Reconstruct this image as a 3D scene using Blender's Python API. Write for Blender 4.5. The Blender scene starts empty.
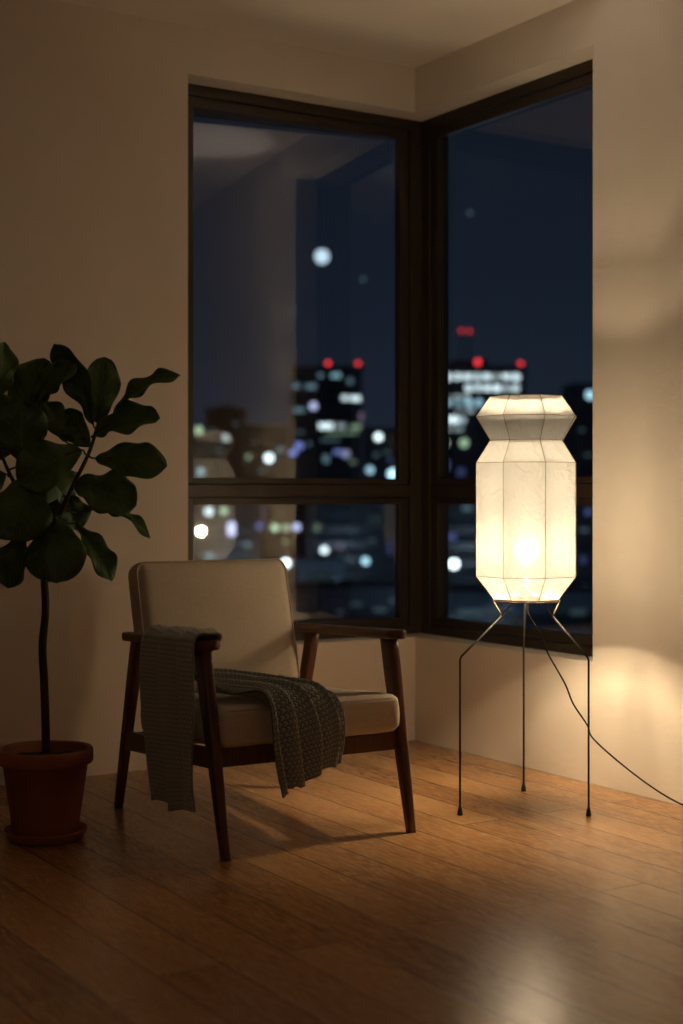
import bpy, bmesh, math, random
from mathutils import Vector, Matrix, noise

random.seed(7)
sc = bpy.context.scene
COL = sc.collection
F, CX, HY = 1470.0, 341.5, 493.0      # focal length in pixels, principal column, eye level row
EYE = 1.0


def at(px, py, Y):
    """world point seen at a photo pixel when it stands Y metres in front of the camera"""
    return Vector(((px - CX) / F * Y, Y, EYE - (py - HY) / F * Y))


def lin(r, g, b):
    f = lambda c: (c / 255 / 12.92) if c / 255 <= .04045 else ((c / 255 + .055) / 1.055) ** 2.4
    return (f(r), f(g), f(b), 1)


# ---------------------------------------------------------------- materials
class NT:
    def __init__(s, name):
        s.m = bpy.data.materials.new(name); s.m.use_nodes = True
        s.t = s.m.node_tree; s.t.nodes.clear()
        s.out = s.n('ShaderNodeOutputMaterial')

    def n(s, typ, **kw):
        nd = s.t.nodes.new(typ)
        for k, v in kw.items():
            if k.startswith('i_'):
                nd.inputs[k[2:].replace('_', ' ')].default_value = v
            else:
                setattr(nd, k, v)
        return nd

    def l(s, a, b): s.t.links.new(a, b)

    def coords(s, kind='Object', scale=(1, 1, 1), rot=(0, 0, 0)):
        tc = s.n('ShaderNodeTexCoord'); mp = s.n('ShaderNodeMapping')
        mp.inputs['Scale'].default_value = scale; mp.inputs['Rotation'].default_value = rot
        s.l(tc.outputs[kind], mp.inputs['Vector']); return mp.outputs[0]

    def noise(s, vec, scale, detail=4, rough=.55, dist=0.0):
        nd = s.n('ShaderNodeTexNoise'); nd.inputs['Scale'].default_value = scale
        nd.inputs['Detail'].default_value = detail; nd.inputs['Roughness'].default_value = rough
        nd.inputs['Distortion'].default_value = dist
        if vec is not None: s.l(vec, nd.inputs['Vector'])
        return nd

    def ramp(s, fac, stops):
        r = s.n('ShaderNodeValToRGB'); cr = r.color_ramp
        while len(cr.elements) < len(stops): cr.elements.new(.5)
        for e, (p, c) in zip(cr.elements, stops): e.position = p; e.color = c
        s.l(fac, r.inputs[0]); return r.outputs[0]

    def math(s, op, a, b=None, c=None):
        nd = s.n('ShaderNodeMath', operation=op)
        for i, v in enumerate((a, b, c)):
            if v is None: continue
            if isinstance(v, (int, float)): nd.inputs[i].default_value = v
            else: s.l(v, nd.inputs[i])
        return nd.outputs[0]

    def bump(s, h, strength=.3, dist=.01, nrm=None):
        b = s.n('ShaderNodeBump'); b.inputs['Strength'].default_value = strength
        b.inputs['Distance'].default_value = dist; s.l(h, b.inputs['Height'])
        if nrm is not None: s.l(nrm, b.inputs['Normal'])
        return b.outputs[0]

    def pbr(s, color=None, rough=.5, **kw):
        p = s.n('ShaderNodeBsdfPrincipled')
        if color is not None:
            if isinstance(color, tuple): p.inputs['Base Color'].default_value = color
            else: s.l(color, p.inputs['Base Color'])
        if isinstance(rough, (int, float)): p.inputs['Roughness'].default_value = rough
        else: s.l(rough, p.inputs['Roughness'])
        for k, v in kw.items(): p.inputs[k].default_value = v
        s.l(p.outputs[0], s.out.inputs[0]); s.p = p; return p


def mat_plaster():
    t = NT('warm_plaster'); v = t.coords()
    n1 = t.noise(v, 26, 6, .6); n2 = t.noise(v, 3.2, 4, .6); n3 = t.noise(v, 140, 3, .6)
    c = t.ramp(n2.outputs[0], [(.3, (.70, .635, .55, 1)), (.7, (.75, .685, .60, 1))])
    p = t.pbr(c, .85)
    h = t.math('ADD', t.math('MULTIPLY', n1.outputs[0], 1.0), t.math('MULTIPLY', n3.outputs[0], .35))
    patch = t.ramp(n2.outputs[0], [(.45, (0.15, .15, .15, 1)), (.65, (1, 1, 1, 1))])
    h2 = t.math('MULTIPLY', h, patch)
    t.l(t.bump(h2, .35, .006), p.inputs['Normal']); return t.m


def mat_ceiling():
    t = NT('ceiling_paint'); v = t.coords(); n = t.noise(v, 40, 4)
    p = t.pbr((.74, .68, .60, 1), .9); t.l(t.bump(n.outputs[0], .15, .003), p.inputs['Normal']); return t.m


def mat_floor():
    t = NT('oak_planks'); tc = t.n('ShaderNodeTexCoord')
    sep = t.n('ShaderNodeSeparateXYZ'); t.l(tc.outputs['Object'], sep.inputs[0])
    cmb = t.n('ShaderNodeCombineXYZ'); t.l(sep.outputs[1], cmb.inputs[0]); t.l(sep.outputs[0], cmb.inputs[1])
    br = t.n('ShaderNodeTexBrick', offset=.37, offset_frequency=2, squash=1)
    for k, v in (('Scale', 1.0), ('Mortar Size', .0020), ('Mortar Smooth', .2), ('Bias', 0), ('Brick Width', 2.1), ('Row Height', .152)):
        br.inputs[k].default_value = v
    br.inputs['Color1'].default_value = (0, 0, 0, 1); br.inputs['Color2'].default_value = (1, 1, 1, 1)
    br.inputs['Mortar'].default_value = (.5, .5, .5, 1)
    t.l(cmb.outputs[0], br.inputs['Vector'])
    # long grain, its seed changes with the plank
    mp = t.n('ShaderNodeMapping'); mp.inputs['Scale'].default_value = (1.6, 17, 1); t.l(cmb.outputs[0], mp.inputs[0])
    seed = t.math('MULTIPLY', br.outputs['Color'], 37.0)
    g = t.n('ShaderNodeTexNoise', noise_dimensions='4D'); t.l(mp.outputs[0], g.inputs['Vector']); t.l(seed, g.inputs['W'])
    g.inputs['Scale'].default_value = 1.0; g.inputs['Detail'].default_value = 2.5; g.inputs['Roughness'].default_value = .45
    rings = t.math('SINE', t.math('MULTIPLY', g.outputs[0], 95.0))           # cathedral figure
    mp2 = t.n('ShaderNodeMapping'); mp2.inputs['Scale'].default_value = (5, 240, 1); t.l(cmb.outputs[0], mp2.inputs[0])
    g2 = t.n('ShaderNodeTexNoise', noise_dimensions='4D'); t.l(mp2.outputs[0], g2.inputs['Vector']); t.l(seed, g2.inputs['W'])
    g2.inputs['Detail'].default_value = 5
    big = t.n('ShaderNodeTexNoise', noise_dimensions='4D'); t.l(mp.outputs[0], big.inputs['Vector']); t.l(seed, big.inputs['W'])
    big.inputs['Scale'].default_value = .5; big.inputs['Detail'].default_value = 2
    m = t.math('ADD', t.math('MULTIPLY', rings, .11), t.math('MULTIPLY', g2.outputs[0], .28))
    m = t.math('ADD', m, t.math('MULTIPLY', big.outputs[0], .45))
    m = t.math('ADD', m, t.math('MULTIPLY', br.outputs['Color'], .32))
    c = t.ramp(m, [(.25, (.23, .108, .042, 1)), (.5, (.38, .195, .080, 1)), (.85, (.50, .275, .120, 1))])
    mix = t.n('ShaderNodeMixRGB'); t.l(br.outputs['Fac'], mix.inputs[0]); t.l(c, mix.inputs[1]); mix.inputs[2].default_value = (.05, .022, .01, 1)
    r = t.math('ADD', .20, t.math('MULTIPLY', g2.outputs[0], .12))
    p = t.pbr(mix.outputs[0], r); p.inputs['Specular IOR Level'].default_value = .65
    h = t.math('SUBTRACT', t.math('ADD', t.math('MULTIPLY', rings, .10), t.math('MULTIPLY', g2.outputs[0], .45)), t.math('MULTIPLY', br.outputs['Fac'], 1.6))
    t.l(t.bump(h, .22, .0014), p.inputs['Normal']); return t.m


def mat_walnut():
    t = NT('walnut_wood'); v = t.coords(scale=(22, 22, 2.2)); n = t.noise(v, 1.6, 5, .6, 1.2); n2 = t.noise(t.coords(scale=(120, 120, 6)), 1, 4)
    m = t.math('ADD', t.math('MULTIPLY', n.outputs[0], .7), t.math('MULTIPLY', n2.outputs[0], .3))
    c = t.ramp(m, [(.3, (.045, .017, .009, 1)), (.5, (.10, .038, .018, 1)), (.72, (.16, .065, .03, 1))])
    p = t.pbr(c, .36); t.l(t.bump(m, .12, .001), p.inputs['Normal']); return t.m


def mat_linen(name, a, b):
    t = NT(name)
    sx = t.noise(t.coords(scale=(40, 900, 300)), 1, 3); sy = t.noise(t.coords(scale=(900, 40, 300)), 1, 3); fine = t.noise(t.coords(), 420, 3)
    big = t.noise(t.coords(), 5, 3)
    s = t.math('ADD', sx.outputs[0], sy.outputs[0])
    f = t.math('ADD', t.math('MULTIPLY', s, .32), t.math('MULTIPLY', fine.outputs[0], .22))
    f = t.math('ADD', f, t.math('MULTIPLY', big.outputs[0], .14))
    c = t.ramp(f, [(.32, a), (.68, b)])
    p = t.pbr(c, .92); p.inputs['Sheen Weight'].default_value = .1
    t.l(t.bump(t.math('ADD', s, fine.outputs[0]), .3, .0015), p.inputs['Normal']); return t.m


def mat_knit():
    t = NT('chunky_knit'); tc = t.n('ShaderNodeTexCoord'); sep = t.n('ShaderNodeSeparateXYZ'); t.l(tc.outputs['UV'], sep.inputs[0])
    pu, pv = .0125, .0085          # stitch pitch in metres; staggered rows of oval loops
    row = t.math('DIVIDE', sep.outputs[0], pu)
    stag = t.math('MULTIPLY', t.math('MODULO', t.math('FLOOR', row), 2.0), .5)
    colm = t.math('ADD', t.math('DIVIDE', sep.outputs[1], pv), stag)
    zig = t.math('MULTIPLY', t.math('ABSOLUTE', t.math('SUBTRACT', t.math('FRACT', row), .5)), 1.1)
    colm = t.math('ADD', colm, zig)          # slanted loops
    a = t.math('ADD', .35, t.math('MULTIPLY', .65, t.math('SINE', t.math('MULTIPLY', t.math('FRACT', row), math.pi))))
    b = t.math('SINE', t.math('MULTIPLY', t.math('FRACT', colm), math.pi))
    h = t.math('POWER', t.math('MULTIPLY', a, b), .6)
    n = t.noise(tc.outputs['UV'], 260, 3)
    hh = t.math('ADD', h, t.math('MULTIPLY', n.outputs[0], .25))
    c = t.ramp(hh, [(.15, (.045, .048, .044, 1)), (.5, (.20, .21, .195, 1)), (1.0, (.52, .53, .48, 1))])
    p = t.pbr(c, .95); p.inputs['Sheen Weight'].default_value = .25
    t.l(t.bump(hh, .8, .0035), p.inputs['Normal']); return t.m


def mat_simple(name, col, rough=.5, metal=0.0, nscale=0, nst=.1, **kw):
    t = NT(name); p = t.pbr(col, rough, Metallic=metal, **kw)
    v = t.coords(); n = t.noise(v, nscale or 30, 4)
    c = t.ramp(n.outputs[0], [(.3, tuple(x * .86 for x in col[:3]) + (1,)), (.7, tuple(min(1, x * 1.1) for x in col[:3]) + (1,))])
    t.l(c, p.inputs['Base Color'])
    if nscale: t.l(t.bump(n.outputs[0], nst, .003), p.inputs['Normal'])
    return t.m


def mat_emit(name, col, strength):
    t = NT(name); e = t.n('ShaderNodeEmission'); e.inputs[0].default_value = col; e.inputs[1].default_value = strength
    t.l(e.outputs[0], t.out.inputs[0]); return t.m


PAPER_T, PAPER_CLEAR = .070, .38      # scattered and straight transmission of the thin paper


def mat_paper():
    t = NT('washi_paper'); v = t.coords(scale=(1, 1, .8)); n = t.noise(v, 9, 4, .55, 1.5); n2 = t.noise(v, 90, 4)
    vo = t.n('ShaderNodeTexVoronoi', feature='DISTANCE_TO_EDGE'); vo.inputs['Scale'].default_value = 9
    mixv = t.n('ShaderNodeMixRGB'); mixv.inputs[0].default_value = .12; t.l(v, mixv.inputs[1]); t.l(n.outputs['Color'], mixv.inputs[2]); t.l(mixv.outputs[0], vo.inputs['Vector'])
    crease = t.ramp(vo.outputs['Distance'], [(0, (0, 0, 0, 1)), (.10, (1, 1, 1, 1))])
    fib = t.math('ADD', t.math('MULTIPLY', n.outputs[0], .8), t.math('MULTIPLY', n2.outputs[0], .25))
    c = t.ramp(fib, [(.3, (.78, .76, .72, 1)), (.75, (.95, .95, .93, 1))])
    h = t.math('ADD', t.math('MULTIPLY', crease, .35), n.outputs[0])
    nb = t.bump(h, .8, .012)
    d = t.n('ShaderNodeBsdfDiffuse'); tr = t.n('ShaderNodeBsdfTranslucent')
    d.inputs[0].default_value = (.46, .475, .49, 1); t.l(c, tr.inputs[0]); t.l(nb, d.inputs['Normal']); t.l(nb, tr.inputs['Normal'])
    mx = t.n('ShaderNodeMixShader'); mx.inputs[0].default_value = PAPER_T; t.l(d.outputs[0], mx.inputs[1]); t.l(tr.outputs[0], mx.inputs[2])
    tp = t.n('ShaderNodeBsdfTransparent'); mx2 = t.n('ShaderNodeMixShader'); mx2.inputs[0].default_value = PAPER_CLEAR
    t.l(mx.outputs[0], mx2.inputs[1]); t.l(tp.outputs[0], mx2.inputs[2])
    t.l(mx2.outputs[0], t.out.inputs[0]); return t.m


def mat_glass(name, ior):
    t = NT(name); tr = t.n('ShaderNodeBsdfTransparent'); tr.inputs[0].default_value = (.93, .95, .96, 1)
    gl = t.n('ShaderNodeBsdfGlossy'); gl.inputs['Roughness'].default_value = 0.0
    geo = t.n('ShaderNodeNewGeometry'); fr = t.n('ShaderNodeFresnel')
    t.l(t.math('ADD', t.math('MULTIPLY', geo.outputs['Backfacing'], 1 / ior - ior), ior), fr.inputs['IOR'])
    mx = t.n('ShaderNodeMixShader'); t.l(fr.outputs[0], mx.inputs[0]); t.l(tr.outputs[0], mx.inputs[1]); t.l(gl.outputs[0], mx.inputs[2])
    t.l(mx.outputs[0], t.out.inputs[0]); return t.m


def mat_leaf():
    t = NT('fig_leaf'); tc = t.n('ShaderNodeTexCoord'); sep = t.n('ShaderNodeSeparateXYZ'); t.l(tc.outputs['UV'], sep.inputs[0])
    u, v = sep.outputs[0], sep.outputs[1]
    av = t.math('ABSOLUTE', t.math('SUBTRACT', v, .5))
    mid = t.math('SUBTRACT', 1.0, t.math('SMOOTH_MIN', t.math('MULTIPLY', av, 40.0), 1.0, .2))
    ph = t.math('SUBTRACT', t.math('MULTIPLY', u, 8.0), t.math('MULTIPLY', av, 5.0))
    lat = t.math('POWER', t.math('ABSOLUTE', t.math('COSINE', t.math('MULTIPLY', ph, math.pi))), 26.0)
    vein = t.math('MAXIMUM', mid, t.math('MULTIPLY', lat, .6))
    n = t.noise(t.coords(), 14, 4)
    c = t.ramp(n.outputs[0], [(.3, (.038, .090, .022, 1)), (.7, (.085, .165, .040, 1))])
    mx = t.n('ShaderNodeMixRGB'); t.l(t.math('MULTIPLY', vein, .6), mx.inputs[0]); t.l(c, mx.inputs[1]); mx.inputs[2].default_value = (.12, .19, .05, 1)
    p = t.pbr(mx.outputs[0], .42)
    fine = t.noise(t.coords(), 70, 3)
    h = t.math('SUBTRACT', t.math('MULTIPLY', fine.outputs[0], .5), vein)
    nb = t.bump(h, .5, .002); t.l(nb, p.inputs['Normal'])
    tr = t.n('ShaderNodeBsdfTranslucent'); tr.inputs[0].default_value = (.10, .20, .03, 1)
    ms = t.n('ShaderNodeMixShader'); ms.inputs[0].default_value = .14; t.l(p.outputs[0], ms.inputs[1]); t.l(tr.outputs[0], ms.inputs[2])
    t.l(ms.outputs[0], t.out.inputs[0]); return t.m


def mat_terracotta():
    t = NT('terracotta'); v = t.coords(); n = t.noise(v, 7, 5, .6); n2 = t.noise(v, 90, 3)
    c = t.ramp(n.outputs[0], [(.3, (.28, .085, .044, 1)), (.7, (.37, .125, .068, 1))])
    p = t.pbr(c, .75); t.l(t.bump(n2.outputs[0], .15, .002), p.inputs['Normal']); return t.m


M = dict(plaster=mat_plaster(), ceiling=mat_ceiling(), floor=mat_floor(), walnut=mat_walnut(),
         linen=mat_linen('oatmeal_linen', (.44, .37, .285, 1), (.68, .59, .47, 1)),
         piping=mat_linen('linen_piping', (.36, .30, .23, 1), (.56, .48, .38, 1)),
         knit=mat_knit(), paper=mat_paper(), glass=mat_glass('glazing', 1.6), coated_glass=mat_glass('coated_glazing', 1.9), leaf=mat_leaf(), terracotta=mat_terracotta(),
         frame=mat_simple('bronze_frame', (.045, .032, .020, 1), .42, .25, 60, .04),
         iron=mat_simple('black_iron', (.012, .011, .010, 1), .5, .1, 90, .05),
         brass=mat_simple('brass_wire', (.10, .07, .04, 1), .5, .3, 90, .05),
         rib=mat_simple('bamboo_rib', (.17, .12, .07, 1), .8, 0, 90, .05),
         rubber=mat_simple('black_rubber', (.015, .014, .013, 1), .7),
         wool_edge=mat_simple('wool_edge', (.13, .135, .125, 1), .95, 0, 200, .4),
         cord=mat_simple('black_cord', (.014, .012, .011, 1), .55),
         soil=mat_simple('potting_soil', (.022, .014, .009, 1), .95, 0, 45, 1.0),
         bark=mat_simple('dark_bark', (.045, .030, .020, 1), .8, 0, 60, .5),
         porcelain=mat_simple('white_porcelain', (.6, .58, .52, 1), .4),
         slate=mat_simple('dark_facade', (.055, .065, .085, 1), .8, 0, 1, .1),
         slate2=mat_simple('blue_grey_facade', (.13, .17, .22, 1), .8, 0, 1, .1),
         asphalt=mat_simple('night_asphalt', (.045, .05, .06, 1), .85, 0, 1, .1),
         dark_glass=mat_simple('dark_window_glass', (.02, .03, .045, 1), .3))


# ---------------------------------------------------------------- mesh helpers
def link(name, bm, mat, parent=None, loc=None, smooth=True, bevel=0, seg=2):
    bmesh.ops.recalc_face_normals(bm, faces=bm.faces)
    me = bpy.data.meshes.new(name); bm.to_mesh(me); bm.free()
    if smooth:
        for p in me.polygons: p.use_smooth = True
    me.materials.append(mat)
    o = bpy.data.objects.new(name, me); COL.objects.link(o)
    if parent is not None: o.parent = parent
    if loc is not None: o.location = loc
    if bevel:
        b = o.modifiers.new('bevel', 'BEVEL'); b.width = bevel; b.segments = seg; b.limit_method = 'ANGLE'; b.angle_limit = math.radians(40); b.harden_normals = False
    return o


def empty(name, loc, rz=0):
    o = bpy.data.objects.new(name, None); COL.objects.link(o); o.location = loc; o.rotation_euler = (0, 0, rz)
    o.empty_display_size = .1; return o


def tag(o, label=None, cat=None, group=None, kind=None):
    if label: o['label'] = label
    if cat: o['category'] = cat
    if group: o['group'] = group
    if kind: o['kind'] = kind
    return o


def hexa(bm, c8):
    v = [bm.verts.new(c) for c in c8]
    for f in ((0, 1, 2, 3), (7, 6, 5, 4), (0, 4, 5, 1), (1, 5, 6, 2), (2, 6, 7, 3), (3, 7, 4, 0)):
        bm.faces.new([v[i] for i in f])


def box(bm, x0, x1, y0, y1, z0, z1):
    hexa(bm, [(x0, y0, z0), (x1, y0, z0), (x1, y1, z0), (x0, y1, z0), (x0, y0, z1), (x1, y0, z1), (x1, y1, z1), (x0, y1, z1)])


def catmull(pts, n=8):
    pts = [Vector(p) for p in pts]; P = [pts[0] * 2 - pts[1]] + pts + [pts[-1] * 2 - pts[-2]]; out = []
    for i in range(1, len(P) - 2):
        a, b, c, d = P[i - 1], P[i], P[i + 1], P[i + 2]
        for k in range(n):
            t = k / n
            out.append(.5 * ((2 * b) + (c - a) * t + (2 * a - 5 * b + 4 * c - d) * t * t + (3 * b - a - 3 * c + d) * t ** 3))
    out.append(pts[-1]); return out


def tube(bm, pts, r, seg=10, closed=False):
    pts = [Vector(p) for p in pts]; n = len(pts)
    rr = r if isinstance(r, (list, tuple)) else [r] * n
    if len(rr) != n: rr = [rr[0] + (rr[-1] - rr[0]) * i / (n - 1) for i in range(n)]
    prev = None; rings = []
    for i, p in enumerate(pts):
        if closed: tg = (pts[(i + 1) % n] - pts[i - 1]).normalized()
        else: tg = (pts[min(i + 1, n - 1)] - pts[max(i - 1, 0)]).normalized()
        if prev is None:
            up = Vector((0, 0, 1)) if abs(tg.z) < .9 else Vector((1, 0, 0)); x = tg.cross(up).normalized()
        else: x = (prev - tg * prev.dot(tg)).normalized()
        y = tg.cross(x); prev = x
        rings.append([bm.verts.new(p + (x * math.cos(a) + y * math.sin(a)) * rr[i]) for a in [2 * math.pi * k / seg for k in range(seg)]])
    for i in range(n if closed else n - 1):
        A, B = rings[i], rings[(i + 1) % n]
        for k in range(seg): bm.faces.new((A[k], A[(k + 1) % seg], B[(k + 1) % seg], B[k]))
    if not closed:
        bm.faces.new(rings[0]); bm.faces.new(list(reversed(rings[-1])))


def lathe(bm, prof, seg=64, cap=True):
    rings = []
    for r, z in prof:
        if r < 1e-6: rings.append([bm.verts.new((0, 0, z))])
        else: rings.append([bm.verts.new((r * math.cos(2 * math.pi * k / seg), r * math.sin(2 * math.pi * k / seg), z)) for k in range(seg)])
    for A, B in zip(rings, rings[1:]):
        for k in range(seg):
            k2 = (k + 1) % seg
            if len(A) == 1: bm.faces.new((A[0], B[k], B[k2]))
            elif len(B) == 1: bm.faces.new((A[k], A[k2], B[0]))
            else: bm.faces.new((A[k], A[k2], B[k2], B[k]))


# ---------------------------------------------------------------- the room
# room frame: origin at the corner's floor point, x runs along the left wall, y along the right wall
CORNER = Vector((.2975, 5.95, 0)); RA = math.radians(180 + 32.29)
ROOM = Matrix.Translation(CORNER) @ Matrix.Rotation(RA, 4, 'Z')
LX, LY, H, TH = 5.4, 6.6, 2.72, .28
ZS, ZT = .418, 2.542          # opening bottom and top
WL, WR = 1.02, 1.06           # opening widths on each wall


def struct(name, bm, mat, **kw):
    o = link(name, bm, mat, smooth=False, **kw); o.matrix_world = ROOM; o['kind'] = 'structure'; return o


bm = bmesh.new(); box(bm, 0, LX, 0, LY, -.12, 0)
struct('floor', bm, M['floor'])
bm = bmesh.new(); box(bm, -TH, LX + TH, -TH, LY + TH, H, H + .2)
struct('ceiling', bm, M['ceiling'])
bm = bmesh.new()
box(bm, WL, LX, -TH, 0, 0, H); box(bm, -TH, WL, -TH, 0, 0, ZS); box(bm, -TH, WL, -TH, 0, ZT, H)
struct('wall_left', bm, M['plaster'])
bm = bmesh.new()
box(bm, -TH, 0, WR, LY, 0, H); box(bm, -TH, 0, 0, WR, 0, ZS); box(bm, -TH, 0, 0, WR, ZT, H)
struct('wall_right', bm, M['plaster'])
bm = bmesh.new(); box(bm, LX, LX + TH, -TH, LY, 0, H); struct('wall_side', bm, M['plaster'])
bm = bmesh.new(); box(bm, -TH, LX + TH, LY, LY + TH, 0, H); struct('wall_rear', bm, M['plaster'])

R0 = .11                       # depth of the reveal in front of the frames
FR, SA = .055, .045            # visible faces of frame and sash
ZM0, ZM1 = .984, 1.032         # transom


def window(name, side, W):
    root = empty(name, (0, 0, 0)); root.matrix_world = ROOM; root['kind'] = 'structure'

    def B(bm, u0, u1, v0, v1, z0, z1):
        if side == 'left': box(bm, u0, u1, -v1, -v0, z0, z1)
        else: box(bm, -v1, -v0, u0, u1, z0, z1)
    c = -R0                                        # where the two frames meet
    deep = .156
    bm = bmesh.new()
    B(bm, c - (.14 if side == 'left' else 0), c + FR, R0, deep, ZS, ZT)       # corner post
    B(bm, W - .035, W, R0, .262, ZS, ZT)
    B(bm, c + FR, W - .035, R0, deep, ZT - .042, ZT)
    B(bm, c + FR, W - .035, R0, deep, ZS, ZS + .034)
    link('window_frame', bm, M['frame'], root, smooth=False, bevel=.002)
    bm = bmesh.new(); B(bm, c + FR, W - .035, R0 + .002, deep, ZM0, ZM1)
    link('transom', bm, M['frame'], root, smooth=False, bevel=.002)
    for (z0, z1, bt, tp) in ((ZM1, ZT - .042, .024, .038), (ZS + .034, ZM0, .034, .026)):
        bm = bmesh.new(); g = .003; u0, u1 = c + FR + g, W - .035 - g; z0 += g; z1 -= g
        B(bm, u0, u0 + SA, R0 + .010, deep - .001, z0, z1); B(bm, u1 - SA, u1, R0 + .010, .258, z0, z1)
        dd = .10 if side == 'left' else 0.0
        mm = (lambda u, v: (u, -v)) if side == 'left' else (lambda u, v: (-v, u))
        q = [mm(u0 + SA, R0 + .010), mm(u1 - SA, R0 + .010), mm(u1 - SA, deep - .001 + dd), mm(u0 + SA, deep - .001)]
        for (za, zb) in ((z0, z0 + bt), (z1 - tp, z1)): hexa(bm, [(*p, za) for p in q] + [(*p, zb) for p in q])
        s = link('sash', bm, M['frame'], root, smooth=False, bevel=.002)
        bm = bmesh.new(); a, b = u0 + SA - .004, u1 - SA + .004
        va, vb = R0 + .034, R0 + (.034 + (.090 if side == 'left' else .0)); th = .006
        pts = [(a, va), (b, vb), (b, vb + th), (a, va + th)]
        m = (lambda u, v: (u, -v)) if side == 'left' else (lambda u, v: (-v, u))
        hexa(bm, [(*m(u, v), z0 + bt - .004) for u, v in pts] + [(*m(u, v), z1 - tp + .004) for u, v in pts])
        link('glass_pane', bm, M['coated_glass' if side == 'left' else 'glass'], s, smooth=False)
    return root


window('window_1', 'left', WL)
window('window_2', 'right', WR)

# ---------------------------------------------------------------- the armchair
OX, OY, TC = -.268, 4.531, .53
chair = tag(empty('lounge_armchair', (OX, OY, 0), TC),
            'walnut armchair with oatmeal linen seat and back cushions, below the left window', 'chair')


def leg_bm(x, y0, y1, ztop, top, bot, n=14):
    """tapered leg of rounded-rectangle section, foot at (x, y0), top at (x, y1, ztop)"""
    bm = bmesh.new(); rings = []; seg = 20
    for i in range(n + 1):
        t = i / n; k = min(1, t * 1.25) ** .85
        hx = (bot[0] + (top[0] - bot[0]) * k) / 2; hy = (bot[1] + (top[1] - bot[1]) * k) / 2
        cy = y0 + (y1 - y0) * t; z = ztop * t; ring = []
        for j in range(seg):
            a = 2 * math.pi * (j + .5) / seg; ca, sa = math.cos(a), math.sin(a); e = .45
            ring.append(bm.verts.new((x + hx * math.copysign(abs(ca) ** e, ca), cy + hy * math.copysign(abs(sa) ** e, sa), z)))
        rings.append(ring)
    for A, B in zip(rings, rings[1:]):
        for j in range(seg): bm.faces.new((A[j], A[(j + 1) % seg], B[(j + 1) % seg], B[j]))
    bm.faces.new(rings[0]); bm.faces.new(list(reversed(rings[-1]))); return bm


ARMZ = lambda y: .590 - (y + .336) * .042 + .012 * max(0, (y - .1) / .2) ** 2 * 0     # arm top height
LEGX = .309
for sx in (-1, 1):
    link('leg', leg_bm(sx * LEGX, -.420 + sx * .012, -.285, ARMZ(-.285) - .024, (.036, .062), (.024, .027)), M['walnut'], chair)
    link('leg', leg_bm(sx * LEGX, .345, .185, ARMZ(.185) - .024, (.034, .052), (.024, .027)), M['walnut'], chair)
    # armrest: slim paddle, wider towards the front, rounded ends
    bm = bmesh.new(); n = 40; top = []; bot = []
    outline = []
    ya, yb = -.364, .286
    for i in range(n + 1):
        t = i / n; y = ya + (yb - ya) * t
        hw = .033 - .006 * t
        e = min(t, 1 - t) / .07
        if e < 1: hw *= math.sqrt(max(0, 1 - (1 - e) ** 2)) * .6 + .4 * min(1, e + .35)
        outline.append((y, max(.006, hw)))
    lv = []
    for (y, hw) in outline:
        z = ARMZ(y); th = .026
        cs = []
        for (fx, fz) in ((-.80, 0), (.80, 0), (.96, -.0035), (1, -.010), (.97, -.019), (.80, -th), (-.80, -th), (-.97, -.019), (-1, -.010), (-.96, -.0035)):
            cs.append(bm.verts.new((sx * LEGX - sx * .001 + fx * hw, y, z + fz)))
        lv.append(cs)
    for A, B in zip(lv, lv[1:]):
        for j in range(10): bm.faces.new((A[j], A[(j + 1) % 10], B[(j + 1) % 10], B[j]))
    bm.faces.new(lv[0]); bm.faces.new(list(reversed(lv[-1])))
    link('armrest', bm, M['walnut'], chair)
    # side rail, falling towards the back
    bm = bmesh.new(); x0, x1 = sx * LEGX - .011, sx * LEGX + .011
    hexa(bm, [(x0, -.345, .236), (x1, -.345, .236), (x1, .27, .196), (x0, .27, .196), (x0, -.345, .292), (x1, -.345, .292), (x1, .27, .254), (x0, .27, .254)])
    link('side_rail', bm, M['walnut'], chair, smooth=False, bevel=.004)
bm = bmesh.new(); box(bm, -.293, .293, -.357, -.335, .237, .291)
link('front_rail', bm, M['walnut'], chair, smooth=False, bevel=.004)
bm = bmesh.new(); box(bm, -.293, .293, .245, .267, .198, .250)
link('rear_rail', bm, M['walnut'], chair, smooth=False, bevel=.004)


def cushion(w, d, h, r, crown, bulge=.0, nx=34):
    """soft box centred on the origin: w (x) by d (y) by h (z), edge radius r, crowned on both faces"""
    bm = bmesh.new(); hx, hy, hz = w / 2, d / 2, h / 2
    bmesh.ops.create_cube(bm, size=2)
    bmesh.ops.subdivide_edges(bm, edges=bm.edges[:], cuts=nx, use_grid_fill=True)
    for v in bm.verts:
        x, y, z = [math.copysign(abs(c) ** .75, c) for c in v.co]
        p = Vector((x * hx, y * hy, z * hz)); q = Vector((max(-hx + r, min(hx - r, p.x)), max(-hy + r, min(hy - r, p.y)), max(-hz + r, min(hz - r, p.z))))
        dlt = p - q
        if dlt.length > 1e-7: p = q + dlt.normalized() * r
        k = (1 - abs(x) ** 2.5) * (1 - abs(y) ** 2.5); p.z += crown * k * (p.z / hz)
        s = (1 - z * z) * bulge; p.x += s * x; p.y += s * y
        p += Vector((0, 0, 1)) * .0022 * noise.noise(Vector((x * 3, y * 3, z * 2)))
        v.co = p
    return bm


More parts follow.
